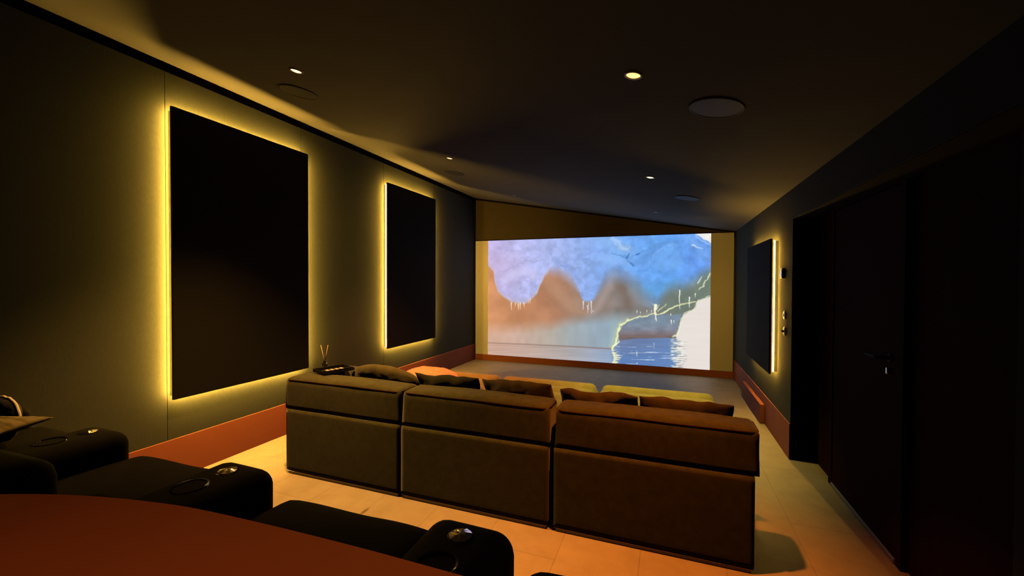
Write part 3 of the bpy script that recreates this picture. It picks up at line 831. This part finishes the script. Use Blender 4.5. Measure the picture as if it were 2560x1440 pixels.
def sofa_module(x0, x1, ux0, ux1, lab, seed, arm=False):
    t = thing('sofa_module', lab, 'sofa', ((x0 + x1) / 2, 3.4, 0), 'sofa modules in a row')
    obj('plinth', B(x0 + 0.012, x1 - 0.012, 2.428, 4.36, 0.0, 0.028, 0.003, 1), M_plinth, t)
    p = obj('plinth_edge', B(x0 + 0.004, x1 - 0.004, 2.4215, 2.427, 0.020, 0.0245, 0.001, 1), M_edge, t); p['label'] = 'thin shiny metal edge'
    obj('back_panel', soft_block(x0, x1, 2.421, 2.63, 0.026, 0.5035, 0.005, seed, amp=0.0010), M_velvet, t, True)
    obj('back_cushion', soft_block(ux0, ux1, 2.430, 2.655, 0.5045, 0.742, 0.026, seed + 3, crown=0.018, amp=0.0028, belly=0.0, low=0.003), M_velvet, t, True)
    bm = bmesh.new()
    pts = [(px, py, pz + 0.004 * nz(px * 3, seed, 1)) for px, py, pz in top_loop(ux0 + 0.004, ux1 - 0.004, 2.4325, 2.65, 0.729, 0.045)]
    tube(bm, pts, 0.0042, 6, True)
    pp = obj('piping', bm, M_pipe, t, True); pp['label'] = 'dark wine red piping'
    if arm:
        obj('armrest', soft_block(ux0, ux0 + 0.27, 2.66, 3.04, 0.03, 0.735, 0.05, seed + 5, crown=0.012, amp=0.006), M_velvet, t, True)
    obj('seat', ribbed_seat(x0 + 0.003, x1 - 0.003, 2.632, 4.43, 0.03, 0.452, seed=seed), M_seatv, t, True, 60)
    return t
sofa_module(-2.785, -1.738, -2.80, -1.732, 'left module of the olive velvet sofa, below the large wall panel', 11, True)
sofa_module(-1.722, -0.668, -1.718, -0.664, 'middle module of the olive velvet sofa', 23)
sofa_module(-0.634, 0.430, -0.630, 0.452, 'right module of the olive velvet sofa, nearest the door', 37)

# cushions lying against the sofa backs
def cushion(name, w, h, t, loc, rx, rz, m, lab, seed, group=None, pinch=0.1, wr=0.012, ry=0.0, floppy=0.0, piping=None, rnd=False, tilt=0.0):
    M = Matrix.Translation(loc) @ Matrix.Rotation(tilt, 4, 'Y') @ Matrix.Rotation(rz, 4, 'Z') @ Matrix.Rotation(rx, 4, 'X') @ Matrix.Rotation(ry, 4, 'Y')
    o = obj(name, pillow_bm(w, h, t, seed, M, pinch, wr=wr, floppy=floppy, rnd=rnd), m, None, True)
    tag(o, lab, 'cushion', group)
    if piping:
        bm = bmesh.new(); tube(bm, edge_loop(w, h, M, seed, pinch, wr=wr, floppy=floppy, rnd=rnd), 0.006, 6, True)
        obj('piping', bm, piping, o, True)
    return o
R = math.radians
GC = 'cushions along the sofa back'
cushion('cushion', 0.53, 0.37, 0.12, (0.105, 2.825, 0.626), R(32), R(-1), M_pbrown, 'dark brown velvet cushion at the right end of the sofa back', 3.1, GC, pinch=-0.02, wr=0.009)
cushion('cushion', 0.50, 0.37, 0.12, (-0.425, 2.825, 0.628), R(32), R(1), M_pbrown, 'crumpled brown velvet cushion behind the right sofa module, left of the end one', 8.4, GC, wr=0.013, pinch=0.02)
cushion('cushion', 0.52, 0.41, 0.13, (-0.99, 2.845, 0.628), R(32), R(-1), M_pbrown, 'brown velvet cushion behind the middle sofa module', 14.2, GC, pinch=0.0, wr=0.010)
cushion('cushion', 0.53, 0.40, 0.13, (-1.545, 2.835, 0.632), R(32), R(1), M_pdark, 'almost black cushion with pointed corners between left and middle modules', 21.7, GC, pinch=0.10)
cushion('cushion', 0.72, 0.40, 0.13, (-2.15, 2.86, 0.655), R(32), R(0), M_polive, 'wide dark olive cushion sloping down behind the left sofa module', 27.2, GC, wr=0.006, ry=R(4), pinch=0.0, rnd=True)
cushion('salmon_cushion', 0.62, 0.46, 0.18, (-2.06, 3.30, 0.593), R(-79), R(0), M_salmon, 'bright salmon pink cushion on the left sofa seat', 31.0, None, wr=0.010, rnd=True)

# tray, remotes and reed diffuser on the left armrest
tr = thing('serving_tray', 'dark tray on the left end of the sofa back', 'tray', (-2.565, 2.69, 0.765))
ang = R(70)
def rot2(px, py, cx=-2.565, cy=2.69, a=ang):
    return (cx + px * math.cos(a) - py * math.sin(a), cy + px * math.sin(a) + py * math.cos(a))
TZ = 0.765
def obox(bm, cx, cy, lx, ly, z0, z1, a=ang, ox=-2.565, oy=2.69):
    pts = [rot2(cx + sx * lx / 2, cy + sy * ly / 2, ox, oy, a) for sx, sy in ((-1, -1), (1, -1), (1, 1), (-1, 1))]
    return prism(bm, pts, z0, z1)
obj('tray_base', obox(bmesh.new(), 0, 0, 0.25, 0.19, TZ, TZ + 0.005), M_black, tr)
bm = bmesh.new()
for a in ((0, 0.095, 0.25, 0.006), (0, -0.095, 0.25, 0.006), (0.125, 0, 0.006, 0.19), (-0.125, 0, 0.006, 0.19)):
    obox(bm, a[0], a[1], a[2], a[3], TZ, TZ + (0.022 if a[1] >= 0 or a[0] else 0.012))
obj('tray_rim', bm, M_blackmetal, tr)
rm = thing('remote_control', 'black remote with pale keys lying on the tray', 'remote control', (*rot2(0.0, -0.045), TZ + 0.006))
obj('remote_body', obox(bmesh.new(), 0.0, -0.05, 0.22, 0.055, TZ + 0.006, TZ + 0.022), M_black, rm)
for k in range(4):
    for q in range(2):
        kk = obj('key', obox(bmesh.new(), -0.078 + k * 0.038, -0.062 + q * 0.024, 0.024, 0.014, TZ + 0.022, TZ + 0.0245), M_key, rm)
rd = thing('reed_diffuser', 'small dark bottle with two pale reeds spread like a V', 'reed diffuser', (-2.80, 2.83, 0.757))
bm = bmesh.new(); lathe(bm, -2.80, 2.83, [(0, 0.757), (0.022, 0.757), (0.024, 0.762), (0.024, 0.782), (0.011, 0.790), (0.010, 0.800), (0, 0.800)], 24)
obj('bottle', bm, M_black, rd, True, 40)
for dx, dz in ((-0.055, 0.135), (0.035, 0.14)):
    bm = bmesh.new(); tube(bm, [(-2.80, 2.83, 0.79), (-2.80 + dx * .9, 2.835, 0.805 + dz)], 0.0028, 8)
    obj('reed', bm, M_reed, rd, True)

# ------------------------------------------------------------------ black recliners in the back row
F = 0.25                                   # height of the step they stand on
def make_armrest(t, x0, x1):
    a = obj('armrest', soft_block(x0, x1, 0.50, 1.012, F + 0.03, 0.866, 0.058, x0 * 9, crown=0.006, amp=0.003, res=0.02), M_leather, t, True)
    cx = (x0 + x1) / 2
    # control knob: shallow brushed cone
    bm = bmesh.new(); lathe(bm, cx, 0.915, [(0.034, 0.864), (0.033, 0.8715), (0.0295, 0.8720)], 36)
    kk = obj('knob_ring', bm, M_black, a, True, 40)
    bm = bmesh.new()
    n = 14
    c0 = bm.verts.new((cx, 0.915, 0.8795))
    rim = [bm.verts.new((cx + 0.029 * math.cos(2 * PI * (i + 0.3) / n), 0.915 + 0.029 * math.sin(2 * PI * (i + 0.3) / n), 0.8725 + (0.0012 if i % 2 else 0.0))) for i in range(n)]
    mid = [bm.verts.new((cx + 0.013 * math.cos(2 * PI * (i + 0.3) / n), 0.915 + 0.013 * math.sin(2 * PI * (i + 0.3) / n), 0.8775 + (0.0008 if i % 2 else 0.0))) for i in range(n)]
    for i in range(n):
        k2 = (i + 1) % n
        bm.faces.new((rim[i], rim[k2], mid[k2])); bm.faces.new((rim[i], mid[k2], mid[i])); bm.faces.new((mid[i], mid[k2], c0))
    kb = obj('control_knob', bm, M_knob, a, False); kb['label'] = 'shiny round metal control knob'
    # cup holder: glossy rim, flat black disc standing for the dark depth of the well
    bm = bmesh.new()
    lathe(bm, cx, 0.800, [(0.041, 0.866), (0.043, 0.8745), (0.048, 0.8755), (0.0515, 0.870), (0.0525, 0.860)], 48)
    cr = obj('cup_holder', bm, M_black, a, True, 50); cr['label'] = 'round glossy black cup holder'
    bm = bmesh.new(); lathe(bm, cx, 0.800, [(0.043, 0.8705), (0.042, 0.8695), (0, 0.8695)], 40)
    obj('cup_well_dark_disc', bm, M_gap, a, True, 50)
    return a

def knob_material():
    m, nt, b = newmat('brushed_knob_metal')
    b.inputs['Base Color'].default_value = (0.85, 0.72, 0.60, 1)
    b.inputs['Metallic'].default_value = 1.0
    b.inputs['Roughness'].default_value = 0.22
    tc = nt.nodes.new('ShaderNodeTexCoord'); n = nt.nodes.new('ShaderNodeTexNoise'); n.inputs['Scale'].default_value = 300
    nt.links.new(tc.outputs['Object'], n.inputs['Vector'])
    mr = nt.nodes.new('ShaderNodeMapRange'); mr.inputs['To Min'].default_value = 0.10; mr.inputs['To Max'].default_value = 0.16
    nt.links.new(n.outputs['Fac'], mr.inputs['Value']); nt.links.new(mr.outputs[0], b.inputs['Roughness'])
    return m
M_knob = knob_material()

AW, PITCH = 0.245, 0.885
def make_recliner(ax, lab):
    """ax = centre of its left armrest"""
    s0, s1 = ax + AW / 2, ax + PITCH - AW / 2
    t = thing('recliner', lab, 'recliner', ((s0 + s1) / 2, 0.72, F), 'black recliners in the back row')
    obj('base', B(s0 + 0.01, s1 - 0.01, 0.52, 0.96, F, F + 0.16, 0.01, 2), M_leather, t)
    obj('seat', soft_block(s0 + 0.004, s1 - 0.004, 0.54, 1.052, F + 0.16, 0.766, 0.062, ax * 7, crown=0.012, amp=0.006, res=0.025), M_leather, t, True)
    obj('backrest', soft_block(s0 + 0.004, s1 - 0.004, 0.345, 0.535, F + 0.10, 1.035, 0.06, ax * 5 + 2, amp=0.006, res=0.03), M_leather, t, True)
    obj('footrest', soft_block(s0 + 0.012, s1 - 0.012, 0.965, 1.030, F + 0.05, F + 0.33, 0.02, ax * 3, amp=0.003, res=0.03), M_leather, t, True)
    make_armrest(t, ax - AW / 2, ax + AW / 2)
    return t
r0 = make_recliner(-0.475, 'black leather recliner, rightmost in the row, mostly below the frame')
def grow(root, dx, lab):
    r = dup(root, (dx, -dx * 0.046, 0), lab)
    return r
grow(r0, -PITCH, 'black leather recliner between the two armrests with clearly visible knobs')
grow(r0, -2 * PITCH, 'black leather recliner directly left of the one with clear knobs')
grow(r0, -3 * PITCH, 'black leather recliner at the left wall with a tan cushion on it')
make_armrest(r0, -0.475 + PITCH - AW / 2, -0.475 + PITCH + AW / 2)

cushion('tan_cushion', 0.54, 0.16, 0.055, (-2.56, 0.815, 0.910), R(-84), R(5), M_tan, 'tan cushion lying over the armrest of the far left recliner', 44.0, None, pinch=0.10, wr=0.006, tilt=R(-7))
cushion('black_cushion', 0.25, 0.19, 0.07, (-2.755, 0.93, 0.886), R(-6), R(4), M_pdark, 'black round cushion with white piping at the far left edge', 51.0, None, wr=0.003, piping=M_cream, rnd=True)

# ------------------------------------------------------------------ curved counter behind the recliners
edge = [(-2.2, -0.55), (-1.95, -0.25), (-1.65, 0.07), (-1.42, 0.255), (-1.28, 0.335), (-1.166, 0.39), (-1.05, 0.432), (-0.95, 0.458), (-0.85, 0.477), (-0.76, 0.488), (-0.61, 0.4965),
        (-0.457, 0.5015), (-0.33, 0.503), (-0.1, 0.503), (0.3, 0.50), (0.5, 0.48), (0.56, 0.42), (0.57, 0.34), (0.45, 0.25), (0.1, 0.22), (-0.5, 0.20), (-0.9, 0.16), (-1.2, 0.07), (-1.45, -0.12), (-1.75, -0.42), (-1.98, -0.7)]
def smooth_closed(pts, k=4):
    out = []; n = len(pts)
    for i in range(n):
        p0, p1, p2, p3 = (Vector((*pts[(i + d) % n], 0)) for d in (-1, 0, 1, 2))
        for s in range(k):
            t = s / k
            q = 0.5 * ((2 * p1) + (-p0 + p2) * t + (2 * p0 - 5 * p1 + 4 * p2 - p3) * t * t + (-p0 + 3 * p1 - 3 * p2 + p3) * t ** 3)
            out.append((q.x, q.y))
    return out
ct = thing('curved_counter', 'curved terracotta counter top in the foreground behind the recliners', 'counter', (-0.8, 0.1, F))
out = smooth_closed(edge)
bm = prism(bmesh.new(), out, 1.064, 1.10)
es = [e for e in bm.edges if abs(e.verts[0].co.z - e.verts[1].co.z) < 1e-6]
bmesh.ops.bevel(bm, geom=es, offset=0.006, segments=3, profile=0.5, affect='EDGES')
obj('counter_top', bm, M_counter, ct, True, 30)
bm = bmesh.new()
cxm = [(x, y - 0.19 if y > -9 else y) for x, y in edge[3:16]]
inner = [(x, y - 0.06) for x, y in cxm[::-1]]
prism(bm, cxm + inner, F, 1.0645)
obj('counter_support', bm, M_counter, ct)

for o in bpy.data.objects:
    if '_o' in o: del o['_o']
